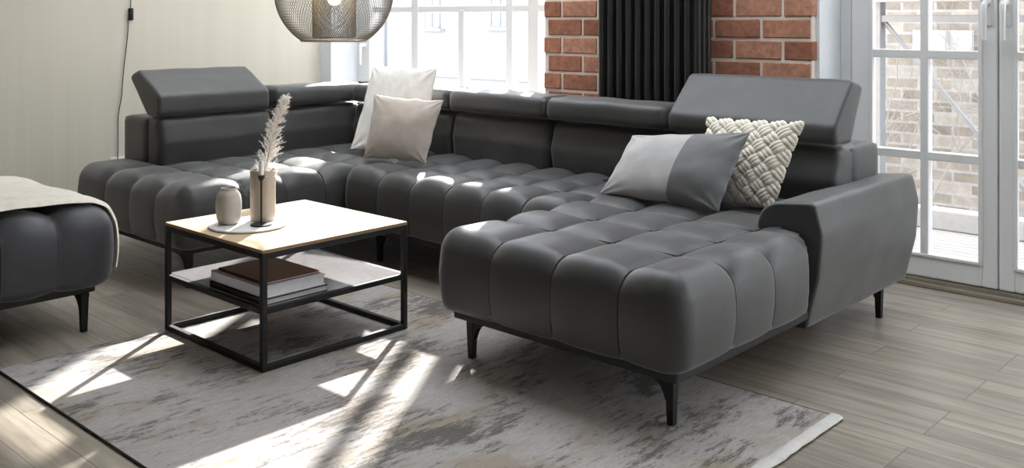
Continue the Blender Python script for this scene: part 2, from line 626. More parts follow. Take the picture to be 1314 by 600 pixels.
bm = NB(); box(bm, -5.6, 1.6, -1.35, -1.2, 0, TOP)
struct('wall_front', bm, 'grey_wall', smooth=False)  # unseen wall put in and kept dark to cut fill from the front
bm = NB(); box(bm, 1.6, 1.75, -1.2, 4.36, 0, TOP)
struct('wall_right', bm, 'plaster', smooth=False)  # unseen wall put in to shut out sky light from the right
# unseen glazing added right of the doors to light the armrest side
bm = NB()
for xx in (-0.515, 0.15, 0.82, 1.50):
    box(bm, xx, xx+0.09, 4.085, 4.145, 0.0, 2.28, 0.006)
for zz in (0.0, 2.19):
    box(bm, -0.515, 1.59, 4.087, 4.143, zz, zz+0.09, 0.005)
for zz in (0.539, 0.957, 1.375, 1.793):
    box(bm, -0.45, 1.55, 4.09, 4.13, zz-0.017, zz+0.017, 0.004)
rw = struct('added_side_glazing', bm, 'white_paint', smooth=False)
bm = NB(); box(bm, -0.45, 1.55, 4.113, 4.117, 0.08, 2.2)
obj('glass_pane', bm, 'glass', rw, smooth=False)
# plaster parts of the back wall
bm = NB()
box(bm, -5.6, -5.20, WB, 4.16, 0, TOP)              # left of the window
box(bm, -5.20, PX0+0.004, WB, 4.36, 0, 0.60)         # under the window
box(bm, -5.20, PX0+0.004, WB, 4.20, 2.17, TOP)       # over the window
box(bm, PX1-0.004, 1.6, WB, 4.30, 2.28, TOP)       # over the door
struct('wall_back.001', bm, 'plaster', smooth=False)
bm = NB(); box(bm, PX1-0.004, PX1+0.012, WB+0.045, 4.13, 0.0, 2.28)
struct('trim_1', bm, 'plaster', smooth=False)       # plastered reveal beside the door
bm = NB(); box(bm, -5.22, PX0+0.003, WB-0.02, 4.09, 0.60, 0.63, 0.006)
struct('trim_2', bm, 'white_paint', smooth=False)   # window sill

# ---------------------------------------------------------------- window
def frame_bars(bm, rects, y0, y1, bev=0.006):
    for (xa, xb, za, zb) in rects:
        box(bm, xa, xb, y0, y1, za, zb, bev, 2)
wx0, wx1, wz0, wz1 = -5.20, PX0+0.004, 0.63, 2.17
bm = NB()
frame_bars(bm, [(wx0, -5.075, wz0, wz1), (-3.395, wx1, wz0, wz1), (wx0, wx1, wz0, 0.69), (wx0, wx1, wz1-0.07, wz1)], 4.07, 4.15)
win = struct('window_1', bm, 'white_paint', smooth=False)
win['label'] = 'tall white mullioned window behind the sofa corner'
bm = NB()
frame_bars(bm, [(-4.670, -4.605, 0.69, wz1-0.07), (-3.672, -3.590, 0.69, wz1-0.07)], 4.08, 4.14)
frame_bars(bm, [(-4.243, -4.190, 0.69, 1.16), (-3.843, -3.790, 0.69, wz1-0.07)], 4.082, 4.138)
obj('mullion', bm, 'white_paint', win, smooth=False)
bm = NB()
frame_bars(bm, [(-5.06, -3.395, 1.145, 1.185)], 4.086, 4.134)
obj('transom', bm, 'white_paint', win, smooth=False)
bm = NB(); box(bm, -5.06, -3.395, 4.108, 4.112, 0.69, wz1-0.07)
obj('glass_pane', bm, 'glass', win, smooth=False)
bm = NB()
tube(bm, [(-5.115, 4.07, 0.93), (-5.115, 4.03, 0.93), (-5.112, 4.02, 0.92), (-5.112, 4.02, 0.80)], [0.012, 0.012, 0.012, 0.010], 10)
box(bm, -5.13, -5.10, 4.062, 4.072, 0.90, 0.96, 0.003)
obj('handle', bm, 'white_paint', win)

# ---------------------------------------------------------------- balcony doors
def door_leaf(name, xa, xb, gx0, gx1, mullx, hx, label):
    z0, z1 = 0.038, 2.26
    bm = NB()
    frame_bars(bm, [(xa, gx0, z0, z1), (gx1, xb, z0, z1), (gx0-0.002, gx1+0.002, z0, 0.125), (gx0-0.002, gx1+0.002, z1-0.09, z1)], 4.085, 4.145, 0.007)
    d = struct(name, bm, 'white_paint', smooth=False)
    d['label'] = label
    bm = NB()
    frame_bars(bm, [(gx0-0.004, gx0+0.012, 0.125, z1-0.09), (gx1-0.012, gx1+0.004, 0.125, z1-0.09), (gx0, gx1, 0.122, 0.137)], 4.078, 4.10, 0.004)
    obj('glazing_bead', bm, 'white_paint', d, smooth=False)
    bm = NB()
    rails = [(gx0, gx1, z-0.017, z+0.017) for z in (0.539, 0.957, 1.375, 1.793)]
    frame_bars(bm, [(mullx-0.017, mullx+0.017, 0.125, z1-0.09)], 4.081, 4.131, 0.005)
    frame_bars(bm, rails, 4.083, 4.129, 0.003)
    obj('glazing_bar', bm, 'white_paint', d, smooth=False)
    bm = NB(); box(bm, gx0, gx1, 4.113, 4.117, 0.12, z1-0.08)
    obj('glass_pane', bm, 'glass', d, smooth=False)
    bm = NB()
    box(bm, hx-0.014, hx+0.014, 4.077, 4.088, 1.075, 1.215, 0.004)
    tube(bm, [(hx, 4.085, 1.165), (hx, 4.04, 1.165), (hx, 4.028, 1.155), (hx, 4.026, 1.13), (hx, 4.03, 1.02)], [0.011, 0.011, 0.012, 0.011, 0.009], 12)
    obj('handle', bm, 'white_paint', d)
door_leaf('door_1', -1.785, -1.194, -1.700, -1.252, -1.474, -1.226, 'white glazed balcony door leaf nearer the sofa')
door_leaf('door_2', -1.188, -0.60, -1.130, -0.685, -0.905, -1.158, 'white glazed balcony door leaf at the right picture edge')
bm = NB()
frame_bars(bm, [(PX1+0.012, -1.790, 0, 2.28), (-0.595, -0.52, 0, 2.28), (-1.79, -0.595, 2.262, 2.28)], 4.10, 4.17, 0.004)
struct('trim_3', bm, 'white_paint', smooth=False)
bm = NB()
box(bm, PX1+0.012, -0.52, 4.085, 4.30, 0.0, 0.034, 0.004)
box(bm, PX1+0.012, -0.52, 4.060, 4.085, 0.0, 0.018, 0.004)
thr = mk_wood('threshold_wood', (0.20, 0.17, 0.13), (0.30, 0.26, 0.20), (0.6, 9, 9))
struct('trim_4', bm, thr, smooth=False)

# ---------------------------------------------------------------- outside
bm = NB(); box(bm, -40, 30, 4.37, 60, -0.6, -0.45)
g_ = struct('ground', bm, 'ground', smooth=False)

fac = thing('rendered_building', 'white rendered building across the yard seen through the left window', 'building', (-15, 12.2, -0.45))
bm = NB(); box(bm, -28, -7.5, 12.0, 14.0, -0.45, 2.5)
obj('wall', bm, 'facade', fac, smooth=False)
bm = NB(); box(bm, -28, -7.5, 11.93, 12.02, 0.06, 0.19, 0.01)
obj('ledge', bm, 'facade_grey', fac, smooth=False)
for (xa, xb, za, zb) in ((-13.33, -12.95, 0.97, 1.9), (-11.62, -11.22, 1.00, 1.9)):
    bm = NB()
    box(bm, xa-0.03, xb+0.03, 11.95, 12.01, za-0.03, za, 0.004)
    box(bm, xa-0.03, xa, 11.97, 12.01, za, zb, 0.004)
    box(bm, xb, xb+0.03, 11.97, 12.01, za, zb, 0.004)
    box(bm, (xa+xb)/2-0.02, (xa+xb)/2+0.02, 11.97, 12.01, za, zb, 0.004)
    wn = obj('window', bm, 'steel', fac, smooth=False)
    bm = NB(); box(bm, xa, xb, 11.985, 12.005, za, zb)
    obj('pane', bm, 'facade_grey', wn, smooth=False)
    bm = NB(); box(bm, xa-0.12, xb+0.16, 11.86, 12.01, za-0.09, za-0.03, 0.008)
    obj('sill', bm, 'facade_grey', fac, smooth=False)
bm = NB(); tube(bm, [(-14.45, 11.93, -0.45), (-14.45, 11.93, 2.5)], 0.045, 10)
obj('downpipe', bm, 'steel', fac)

yb = thing('brick_building', 'pale brick building behind the balcony doors', 'building', (-1.5, 7.7, -0.45))
bm = NB(); box(bm, -4.3, -2.8, 7.5, 8.6, -0.45, 6.5); box(bm, -2.8, 2.5, 7.502, 8.6, -0.45, 2.9)  # unseen tall left part added to block the sun at the doors
obj('wall', bm, 'outbrick', yb, smooth=False)
bm = NB(); box(bm, -2.78, -2.35, 7.45, 7.51, 0.83, 1.02, 0.006)
obj('vent_grille', bm, 'facade', yb, smooth=False)

st = thing('steel_frame', 'galvanised steel frame with diagonal brace outside the balcony doors', 'steel frame', (-2.28, 5.6, -0.10))
bm = NB(); box(bm, -2.315, -2.255, 5.56, 5.64, -0.10, 2.5, 0.004)
obj('post', bm, 'steel', st, smooth=False)
bm = NB(); box(bm, -2.33, 0.6, 5.57, 5.63, 1.085, 1.125, 0.004)
obj('beam', bm, 'steel', st, smooth=False)
bm = NB(); box(bm, -2.33, 0.6, 5.52, 5.68, 1.20, 1.32, 0.004)
obj('beam', bm, 'facade', st, smooth=False)
bm = NB(); tube(bm, [(-2.25, 5.6, 1.09), (-1.35, 5.6, 0.02)], 0.014, 8)
obj('brace', bm, 'steel', st)
dk = thing('balcony_deck', 'pale ribbed balcony deck outside the glazed doors', 'deck', (-1.2, 5.2, -0.45))
bm = NB(); box(bm, -2.6, 0.8, 4.38, 5.9, -0.45, -0.14)
obj('slab', bm, 'deckboard', dk, smooth=False)
bm = NB()
y = 4.40
while y < 5.88:
    box(bm, -2.6, 0.8, y, y+0.055, -0.14, -0.115, 0.004, 1)
    y += 0.07
obj('deck_boards', bm, 'deckboard', dk, smooth=False)
bm = NB(); box(bm, -2.6, 0.8, 5.78, 5.9, -0.115, 0.0, 0.01)
obj('kerb', bm, 'facade', dk, smooth=False)
# bare climbing plant on the yard wall
def vine(bm, x, y, n):
    rnd = random.Random(11)
    def grow(p, d, L, r, depth):
        pts = [p]
        rad = [r]
        k = 7
        for i in range(k):
            d = (d + Vector((rnd.uniform(-.35, .35), rnd.uniform(-.08, .08), rnd.uniform(-.22, .25)))).normalized()
            p = p + d*L/k
            p.y = min(p.y, 7.44); p.x = max(-3.7, min(0.5, p.x))
            pts.append(p.copy()); rad.append(r*(1-0.6*(i+1)/k))
        tube(bm, pts, rad, 5, False)
        if depth > 0:
            for j in range(rnd.randint(3, 5)):
                i = rnd.randint(1, k)
                nd = (d + Vector((rnd.uniform(-1.1, 1.1), rnd.uniform(-.25, .1), rnd.uniform(-.7, .9)))).normalized()
                grow(pts[i].copy(), nd, L*rnd.uniform(0.5, 0.8), rad[i]*0.65, depth-1)
    for i in range(n):
        grow(Vector((x+rnd.uniform(-1.0, 1.6), y, -0.45)), Vector((rnd.uniform(-.3, .3), 0, 1)), rnd.uniform(1.0, 1.6), 0.010, 3)
bm = NB(); vine(bm, -2.3, 7.35, 9)
v_ = obj('climbing_vine', bm, 'twig', None, origin=(-2.3, 7.35, -0.45))
tag(v_, 'bare leafless climbing vine on the pale brick building outside', 'vine')

# ---------------------------------------------------------------- radiator
rd = thing('column_radiator', 'tall anthracite column radiator on the brick pier', 'radiator', (-2.6, 3.75, 0.12))
N_SEC, RX0, RX1 = 11, -2.872, -2.285
for i in range(N_SEC):
    x = RX0+0.026+(RX1-RX0-0.052)*i/(N_SEC-1)
    bm = NB()
    for yy in (3.695, 3.735, 3.775):
        tube(bm, [(x, yy, 0.16), (x, yy, 2.02)], 0.0155, 12)
    for (za, zb) in ((0.12, 0.17), (2.0, 2.05)):
        box(bm, x-0.0245, x+0.0245, 3.676, 3.794, za, zb, 0.012, 3)
    obj('section', bm, 'radiator', rd)
for zz in (0.4, 1.8):
    bm = NB(); box(bm, -2.62, -2.54, 3.79, 3.855, zz-0.02, zz+0.02, 0.003)
    obj('bracket', bm, 'radiator', rd, smooth=False)

# ---------------------------------------------------------------- sofa
sofa = thing('sectional_sofa', 'large dark grey velvet tufted U-shaped corner sofa with headrests', 'sofa', (-2.95, 2.75, 0))
# plinths
bm = NB()
box(bm, -2.262, -1.412, 2.155, 3.62, 0.140, 0.175, 0.008)
box(bm, -3.66, -2.25, 2.755, 3.62, 0.140, 0.175, 0.008)
box(bm, -4.56, -3.655, 1.975, 3.62, 0.140, 0.175, 0.008)
obj('plinth', bm, 'plinth', sofa, smooth=False)

ZT = 0.409
def chaise_side(q):
    # the seat narrows with a rounded corner where the armrest begins
    if q.y < 2.80:
        return q
    lim = -1.45+math.sqrt(max(0, 0.085**2-(q.y-2.80)**2)) if q.y < 2.885 else -1.50
    return Vector((min(q.x, lim), q.y, q.z))
bm = NB()
softbox(bm, (-2.303, 2.128, 0.165), (-1.395, 3.40, ZT), 0.058, 0.0085, tuft([-2.06, -1.815, -1.575], [2.405, 2.63, 2.855, 3.08]), bulge=0.016,
        warp=chaise_side)
obj('seat_cushion', bm, 'sofa', sofa, angle=180, label='tufted chaise seat at the right')
bm = NB()
softbox(bm, (-3.585, 2.732, 0.165), (-2.275, 3.40, ZT), 0.058, 0.009, tuft([-3.343, -3.13, -2.916, -2.70, -2.49], [2.975, 3.16]), bulge=0.016)
obj('seat_cushion', bm, 'sofa', sofa, angle=180, label='tufted seat along the back')
bm = NB()
softbox(bm, (-4.588, 1.945, 0.165), (-3.607, 3.40, ZT), 0.058, 0.009, tuft([-4.28, -4.045, -3.82], [2.215, 2.425, 2.63, 2.84, 3.06]), bulge=0.016)
obj('seat_cushion', bm, 'sofa', sofa, angle=180, label='tufted seat with open end at the left')

def seams(parent, lo, hi, r, bulge, xs, ys, xr=None, rad=0.0028, mat='seam', cut=None):
    """stitched seam lines, near black to carry the groove shade, following the rounded cushion surface"""
    bm = NB()
    def section(a0, a1, za, zb):
        # rounded profile from the lower edge of side a0 over the top to side a1
        pts = []
        for k in range(9):
            pts.append((a0, za+0.03+(zb-r-za-0.03)*k/8, -1))
        for k in range(1, 9):
            t = PI/2*k/8
            pts.append((a0+r-r*math.cos(t), zb-r+r*math.sin(t), -math.cos(t)))
        n = 60
        for k in range(1, n):
            pts.append((a0+r+(a1-a0-2*r)*k/n, zb, 0))
        for k in range(0, 8):
            t = PI/2*(1-k/8)
            pts.append((a1-r+r*math.cos(t), zb-r+r*math.sin(t), math.cos(t)))
        for k in range(9):
            pts.append((a1, zb-r-(zb-r-za-0.03)*k/8, 1))
        out = []
        for a, z, s in pts:
            b = bulge*math.sin(PI*(z-za)/(zb-za))*s
            out.append((a+b-s*0.002, z-0.001*(1-abs(s))))
        return out
    for x in xs:
        tube(bm, [(x, a, z) for a, z in section(lo[1], hi[1], lo[2], hi[2])], rad, 6)
    for y in ys:
        P = [(a, y, z) for a, z in section(lo[0], hi[0], lo[2], hi[2])]
        if cut and y > cut[1]:
            P = [p for p in P if p[0] < cut[0]]
        tube(bm, P, rad, 6)
    obj('seam', bm, mat, parent)
cs = [o for o in sofa.children if o.name.startswith('seat_cushion')]
seams(cs[0], (-2.303, 2.128, 0.165), (-1.395, 3.40, ZT), 0.058, 0.016, [-2.06, -1.815, -1.575], [2.405, 2.63, 2.855, 3.08], cut=(-1.50, 2.83))
seams(cs[1], (-3.585, 2.732, 0.165), (-2.275, 3.40, ZT), 0.058, 0.016, [-3.343, -3.13, -2.916, -2.70, -2.49], [2.975, 3.16])
seams(cs[2], (-4.588, 1.945, 0.165), (-3.607, 3.40, ZT), 0.058, 0.016, [-4.28, -4.045, -3.82], [2.215, 2.425, 2.63, 2.84, 3.06])
# backrest frames behind the cushions
def wave(seed, a):
    return lambda p, n: a*noise.noise(Vector((p.x*4+seed, p.y*4, p.z*6)))
bm = NB(); softbox(bm, (-4.655, 2.19, 0.17), (-4.40, 3.70, 0.632), 0.025, 0.03)
obj('back_frame', bm, 'sofa', sofa, angle=180)
bm = NB(); softbox(bm, (-4.64, 3.44, 0.17), (-1.50, 3.70, 0.632), 0.025, 0.03)
obj('back_frame', bm, 'sofa', sofa, angle=180)
# backrest cushions
def back_cushion_y(x0, x1):   # along the back, front face at y=3.335
    bm = NB()
    bolster(bm, [(3.335, 0.39), (3.315, 0.52), (3.345, 0.638), (3.52, 0.638), (3.52, 0.39)], [0.03, 0.05, 0.045, 0.02, 0.02], 'x', x0, x1, 0.035, wob=0.006, seed=x0)
    obj('backrest', bm, 'sofa', sofa, angle=180)
def back_cushion_x(y0, y1):
    bm = NB()
    bolster(bm, [(-4.305, 0.39), (-4.285, 0.52), (-4.315, 0.638), (-4.48, 0.638), (-4.48, 0.39)], [0.03, 0.05, 0.045, 0.02, 0.02], 'y', y0, y1, 0.035, wob=0.006, seed=y0)
    obj('backrest', bm, 'sofa', sofa, angle=180)
back_cushion_x(2.20, 2.815)
back_cushion_x(2.818, 3.40)
back_cushion_y(-4.30, -3.515)
back_cushion_y(-3.505, -2.868)
back_cushion_y(-2.860, -2.225)
back_cushion_y(-2.215, -1.505)
# lowered headrests: flat bolsters
def head_low_y(x0, x1):
    bm = NB()
    bolster(bm, [(3.285, 0.652), (3.285, 0.752), (3.46, 0.752), (3.60, 0.735), (3.60, 0.645), (3.40, 0.642)], [0.035, 0.045, 0.05, 0.04, 0.04, 0.03], 'x', x0, x1, 0.03, wob=0.005, seed=x0)
    obj('headrest', bm, 'sofa', sofa, angle=180)
head_low_y(-4.26, -3.500)
head_low_y(-3.490, -2.862)
head_low_y(-2.854, -2.222)
bm = NB()
bolster(bm, [(-4.285, 0.652), (-4.285, 0.752), (-4.46, 0.752), (-4.60, 0.735), (-4.60, 0.645), (-4.40, 0.642)], [0.035, 0.045, 0.05, 0.04, 0.04, 0.03], 'y', 2.83, 3.40, 0.03, wob=0.005, seed=4)
obj('headrest', bm, 'sofa', sofa, angle=180)
# raised headrests
bm = NB()
bolster(bm, [(-4.295, 0.642), (-4.300, 0.742), (-4.515, 0.858), (-4.605, 0.825), (-4.42, 0.642)], [0.03, 0.035, 0.03, 0.035, 0.02], 'y', 2.195, 2.80, 0.02, wob=0.004, seed=9)
obj('headrest', bm, 'sofa', sofa, angle=180, label='raised headrest at the open left end')
bm = NB()
bolster(bm, [(3.305, 0.648), (3.300, 0.715), (3.462, 0.880), (3.555, 0.855), (3.44, 0.645)], [0.03, 0.045, 0.03, 0.03, 0.02], 'x', -2.212, -1.500, 0.02, wob=0.004, seed=2)
obj('headrest', bm, 'sofa', sofa, angle=180, label='raised headrest behind the chaise')
# armrest
bm = NB()
bolster(bm, [(-1.418, 0.108), (-1.375, 0.28), (-1.365, 0.42), (-1.390, 0.517), (-1.60, 0.498), (-1.585, 0.25), (-1.46, 0.108)],
        [0.012, 0.12, 0.06, 0.022, 0.17, 0.09, 0.012], 'y', 2.905, 3.735, 0.012, nslice=30, wob=0.002, seed=3)
arm = obj('armrest', bm, 'sofa', sofa, angle=50)
# legs
def sofa_leg(bm, x, y, sx, sy, h=0.142, foot=0.0):
    """tapered steel blade with a bracket that fades into the plinth along x"""
    r = bmesh.ops.create_cube(bm, size=1)
    for v in r['verts']:
        k = 0.0135 if v.co.z > 0 else 0.0095
        v.co = Vector((x + (k if v.co.x > 0 else -k), y + (k if v.co.y > 0 else -k), foot if v.co.z < 0 else h))
    box(bm, min(x-sx*0.014, x+sx*0.11), max(x-sx*0.014, x+sx*0.11), y-0.016, y+0.016, h-0.012, h, 0.002, 1)
    # curved gusset
    prof = [(0.014, h-0.012), (0.085, h-0.012), (0.055, h-0.018), (0.034, h-0.030), (0.022, h-0.048), (0.014, h-0.07)]
    fr = [bm.verts.new((x+sx*a, y-0.010, z)) for a, z in prof]
    bk = [bm.verts.new((x+sx*a, y+0.010, z)) for a, z in prof]
    bm.faces.new(fr); bm.faces.new(bk[::-1])
    for i in range(len(prof)):
        j = (i+1) % len(prof)
        bm.faces.new((fr[i], bk[i], bk[j], fr[j]))
for (x, y, sx) in ((-1.464, 2.209, -1), (-2.225, 2.205, 1), (-1.443, 3.545, -1), (-3.68, 2.01, -1), (-4.50, 2.02, 1), (-4.50, 3.55, 1), (-3.44, 2.82, 1), (-2.30, 3.55, 1), (-3.60, 3.55, 1)):
    bm = NB(); sofa_leg(bm, x, y, sx, 1, foot=0.0080 if (x > -3 and y < 2.5) else 0.0)
    obj('leg', bm, 'black', sofa, smooth=False)

# ---------------------------------------------------------------- ottoman and throw
ot = thing('ottoman', 'charcoal velvet tufted ottoman at the left edge under a cream throw', 'ottoman', (-3.85, 1.1, 0))
bm = NB()
softbox(bm, (-4.34, 0.62, 0.165), (-3.385, 1.556, 0.418), 0.066, 0.010, tuft([-4.05, -3.82, -3.60], [1.362, 1.180, 1.0, 0.82], A=0.025, side=0.5), bulge=0.014)
oc = obj('seat_cushion', bm, 'ottoman', ot, angle=180)
seams(oc, (-4.34, 0.62, 0.165), (-3.385, 1.556, 0.418), 0.066, 0.014, [-4.05, -3.82, -3.60], [1.362, 1.180, 1.0, 0.82])
bm = NB(); box(bm, -4.30, -3.425, 0.66, 1.515, 0.135, 0.175, 0.008)
obj('plinth', bm, 'plinth', ot, smooth=False)
for (x, y, sx) in ((-3.435, 1.475, -1), (-4.27, 1.475, 1), (-4.27, 0.70, 1), (-3.435, 0.70, -1)):
    bm = NB(); sofa_leg(bm, x, y, sx, 1, 0.136)
    obj('leg', bm, 'black', ot, smooth=False)

def throw_mesh():
    bm = NB()
    # path in (y, z) over the ottoman and down its far end
    path = [(0.58, 0.30), (0.565, 0.37), (0.575, 0.425), (0.62, 0.457), (0.75, 0.461), (1.0, 0.463), (1.25, 0.463), (1.42, 0.462), (1.50, 0.452), (1.555, 0.425), (1.588, 0.375), (1.597, 0.30), (1.594, 0.25), (1.588, 0.205)]
    P = []
    for i in range(len(path)-1):
        for k in range(8):
            t = k/8
            P.append((path[i][0]*(1-t)+path[i+1][0]*t, path[i][1]*(1-t)+path[i+1][1]*t))
    P.append(path[-1])
    for _ in range(6):
        P = [P[0]]+[((P[i-1][0]+2*P[i][0]+P[i+1][0])/4, (P[i-1][1]+2*P[i][1]+P[i+1][1])/4) for i in range(1, len(P)-1)]+[P[-1]]
    NX = 150
    x0, x1 = -4.16, -3.432
    th = 0.013
    top, bot = [], []
    for i, (y, z) in enumerate(P):
        a = P[max(i-1, 0)]; b = P[min(i+1, len(P)-1)]
        tx, tz = b[0]-a[0], b[1]-a[1]
        l = math.hypot(tx, tz)
        n = Vector((0, -tz/l, tx/l))
        rt, rb = [], []
        for j in range(NX+1):
            u = j/NX
            x = x0+(x1-x0)*u
            e = min(u, 1-u)*NX
            rnd = min(1, e/4)
            rib = 0.0022*math.cos(x*2*PI/0.0125)
            fold = 0.008*noise.noise(Vector((x*4, y*5, z*5+3))) + 0.004*noise.noise(Vector((x*12, y*10, z*10)))
            sh = 0.012*noise.noise(Vector((y*3+8, z*4, 2))) * u
            c = Vector((x+sh, y, z))+n*max(fold, -0.001)
            rt.append(bm.verts.new(c+n*(th*math.sqrt(rnd)+rib*rnd)))
            rb.append(bm.verts.new(c))
        top.append(rt); bot.append(rb)
    m = len(P)
    for i in range(m-1):
        for j in range(NX):
            bm.faces.new((top[i][j], top[i][j+1], top[i+1][j+1], top[i+1][j]))
            bm.faces.new((bot[i][j], bot[i+1][j], bot[i+1][j+1], bot[i][j+1]))
        bm.faces.new((top[i][0], top[i+1][0], bot[i+1][0], bot[i][0]))
        bm.faces.new((top[i][NX], bot[i][NX], bot[i+1][NX], top[i+1][NX]))
    for j in range(NX):
        bm.faces.new((top[0][j], bot[0][j], bot[0][j+1], top[0][j+1]))
        bm.faces.new((top[m-1][j], top[m-1][j+1], bot[m-1][j+1], bot[m-1][j]))
    return bm
t_ = obj('throw_blanket', throw_mesh(), 'wool', None, angle=180, origin=(-3.8, 1.1, 0.46))
tag(t_, 'cream ribbed knit throw draped over the ottoman', 'blanket')

# ---------------------------------------------------------------- rug
RUG = (-3.235, -1.145, 1.125, 2.563)
rg = thing('area_rug', 'distressed grey and beige woven rug under the coffee table', 'rug', ((RUG[0]+RUG[1])/2, (RUG[2]+RUG[3])/2, 0))
bm = NB()
box(bm, RUG[0], RUG[1]-0.03, RUG[2], RUG[3], 0.0006, 0.0075)
obj('pile', bm, 'rug', rg, smooth=False)
bm = NB()
nb = 90
pts = [(RUG[1]-0.018+0.004*noise.noise(Vector((i*0.3, 1, 0))), RUG[2]-0.002+(RUG[3]-RUG[2]+0.004)*i/nb, 0.008+0.002*noise.noise(Vector((i*0.5, 4, 0)))) for i in range(nb+1)]
rings = []
for p in pts:
    rings.append([bm.verts.new((p[0]+0.020*math.cos(2*PI*k/10), p[1], 0.0075+max(-0.0068, (p[2]-0.008)+0.0068*math.sin(2*PI*k/10)))) for k in range(10)])
for i in range(nb):
    for k in range(10):
        bm.faces.new((rings[i][k], rings[i][(k+1) % 10], rings[i+1][(k+1) % 10], rings[i+1][k]))
bm.faces.new(rings[0]); bm.faces.new(rings[-1])
obj('end_binding', bm, 'rug_bind', rg, label='whitish bound end of the rug')
for (ya, yb_) in ((RUG[2]-0.0025, RUG[2]+0.001), (RUG[3]-0.001, RUG[3]+0.004)):  # thin dark strip along each long side
    bm = NB(); box(bm, RUG[0], RUG[1], ya, yb_, 0.0006, 0.0085, 0.002, 1)
    obj('side_edge', bm, 'rug_side', rg, smooth=False)

# ---------------------------------------------------------------- coffee table
TX0, TX1, TY0, TY1, TZ = -3.222, -2.602, 1.668, 2.258, 0.386
FL = 0.0085
tb = thing('coffee_table', 'square coffee table with oak top and black steel frame on the rug', 'table', ((TX0+TX1)/2, (TY0+TY1)/2, FL))
q = 0.009
for x in (TX0+q, TX1-q):
    for y in (TY0+q, TY1-q):
        bm = NB(); box(bm, x-q, x+q, y-q, y+q, FL, TZ-0.010, 0.0012, 1)
        obj('leg', bm, 'black', tb, smooth=False)
def rails(z):
    for y in (TY0+q, TY1-q):
        bm = NB(); box(bm, TX0+2*q, TX1-2*q, y-q, y+q, z-q, z+q, 0.0012, 1)
        obj('rail', bm, 'black', tb, smooth=False)
    for x in (TX0+q, TX1-q):
        bm = NB(); box(bm, x-q, x+q, TY0+2*q, TY1-2*q, z-q, z+q, 0.0012, 1)
        obj('rail', bm, 'black', tb, smooth=False)
rails(FL+q); rails(TZ-0.020); rails(0.195)
bm = NB(); box(bm, TX0+0.001, TX1-0.001, TY0+0.001, TY1-0.001, TZ-0.0105, TZ, 0.001, 1)
top = obj('tabletop', bm, 'oak', tb, smooth=False)
top.data.materials.append(M['oak_edge'])
for p in top.data.polygons:
    if abs(p.normal.z) < 0.5:
        p.material_index = 1
bm = NB(); box(bm, TX0+2*q, TX1-2*q, TY0+2*q, TY1-2*q, 0.196, 0.2045, 0.001, 1)
obj('shelf', bm, 'shelf', tb, smooth=False)

# books on the shelf
def book(name, label, x0, x1, y0, y1, z0, z1, cover, spine_side, ct=0.003):
    b = thing(name, label, 'book', ((x0+x1)/2, (y0+y1)/2, z0), 'books on the lower shelf')
    bm = NB()
    box(bm, x0, x1, y0, y1, z0, z0+ct, 0.0006, 1)
    box(bm, x0, x1, y0, y1, z1-ct, z1, 0.0006, 1)
    if spine_side == '-y':
        box(bm, x0, x1, y0, y0+ct, z0, z1, 0.0006, 1)
    else:
        box(bm, x0, x0+ct, y0, y1, z0, z1, 0.0006, 1)
    obj('cover', bm, cover, b, smooth=False)
    bm = NB(); box(bm, x0+ct+0.001, x1-0.004, y0+ct+0.001, y1-0.004, z0+ct, z1-ct)
    obj('page_block', bm, 'paper', b, smooth=False)
SZ = 0.2050
book('book', 'black book at the bottom of the stack on the table shelf', -2.955, -2.625, 1.690, 1.930, SZ, SZ+0.021, 'book_black', '-y')
book('book', 'thick white book between the black and rust brown ones', -2.950, -2.630, 1.692, 1.925, SZ+0.0212, SZ+0.056, 'book_white', '-y')
book('book', 'thin rust brown book on top of the stack under the tabletop', -2.925, -2.650, 1.705, 1.915, SZ+0.0562, SZ+0.066, 'book_brown', '-y', 0.0025)

# tray and its vases
TC = (-2.955, 1.838)
bm = NB()
lathe(bm, [(0.0, 0.0), (0.128, 0.0), (0.133, 0.002), (0.134, 0.005), (0.132, 0.0075), (0.0, 0.0075)], (TC[0], TC[1], TZ+0.0004), 72)
tag(obj('round_tray', bm, 'tray', None, origin=(TC[0], TC[1], TZ), angle=50), 'flat round white tray on the coffee table', 'tray')
TT = TZ+0.0084
def ribs(a, z):
    return 1+0.006*math.cos(a*46)
bm = NB()
lathe(bm, [(0.0, 0.0), (0.028, 0.0), (0.034, 0.004), (0.0405, 0.022), (0.0435, 0.05), (0.0435, 0.075), (0.040, 0.098), (0.033, 0.110), (0.0265, 0.1155), (0.0255, 0.119), (0.027, 0.123), (0.0255, 0.124), (0.0225, 0.119), (0.024, 0.112), (0.036, 0.09), (0.038, 0.05), (0.03, 0.012), (0.0, 0.008)], (-3.003, 1.790, TT), 138, ribs)
tag(obj('ribbed_vase', bm, 'vase', None, origin=(-3.003, 1.790, TT), angle=80), 'small rounded beige vase with narrow neck on the white tray', 'vase')
VT = (-2.965, 1.902)
bm = NB()
lathe(bm, [(0.0, 0.0), (0.041, 0.0), (0.043, 0.003), (0.0438, 0.02), (0.0438, 0.175), (0.0432, 0.1775), (0.0405, 0.1775), (0.040, 0.175), (0.040, 0.012), (0.0, 0.010)], (VT[0], VT[1], TT), 64)
tag(obj('cylinder_vase', bm, 'vase_tall', None, origin=(VT[0], VT[1], TT)), 'tall taupe cylinder vase holding the pampas grass', 'vase')
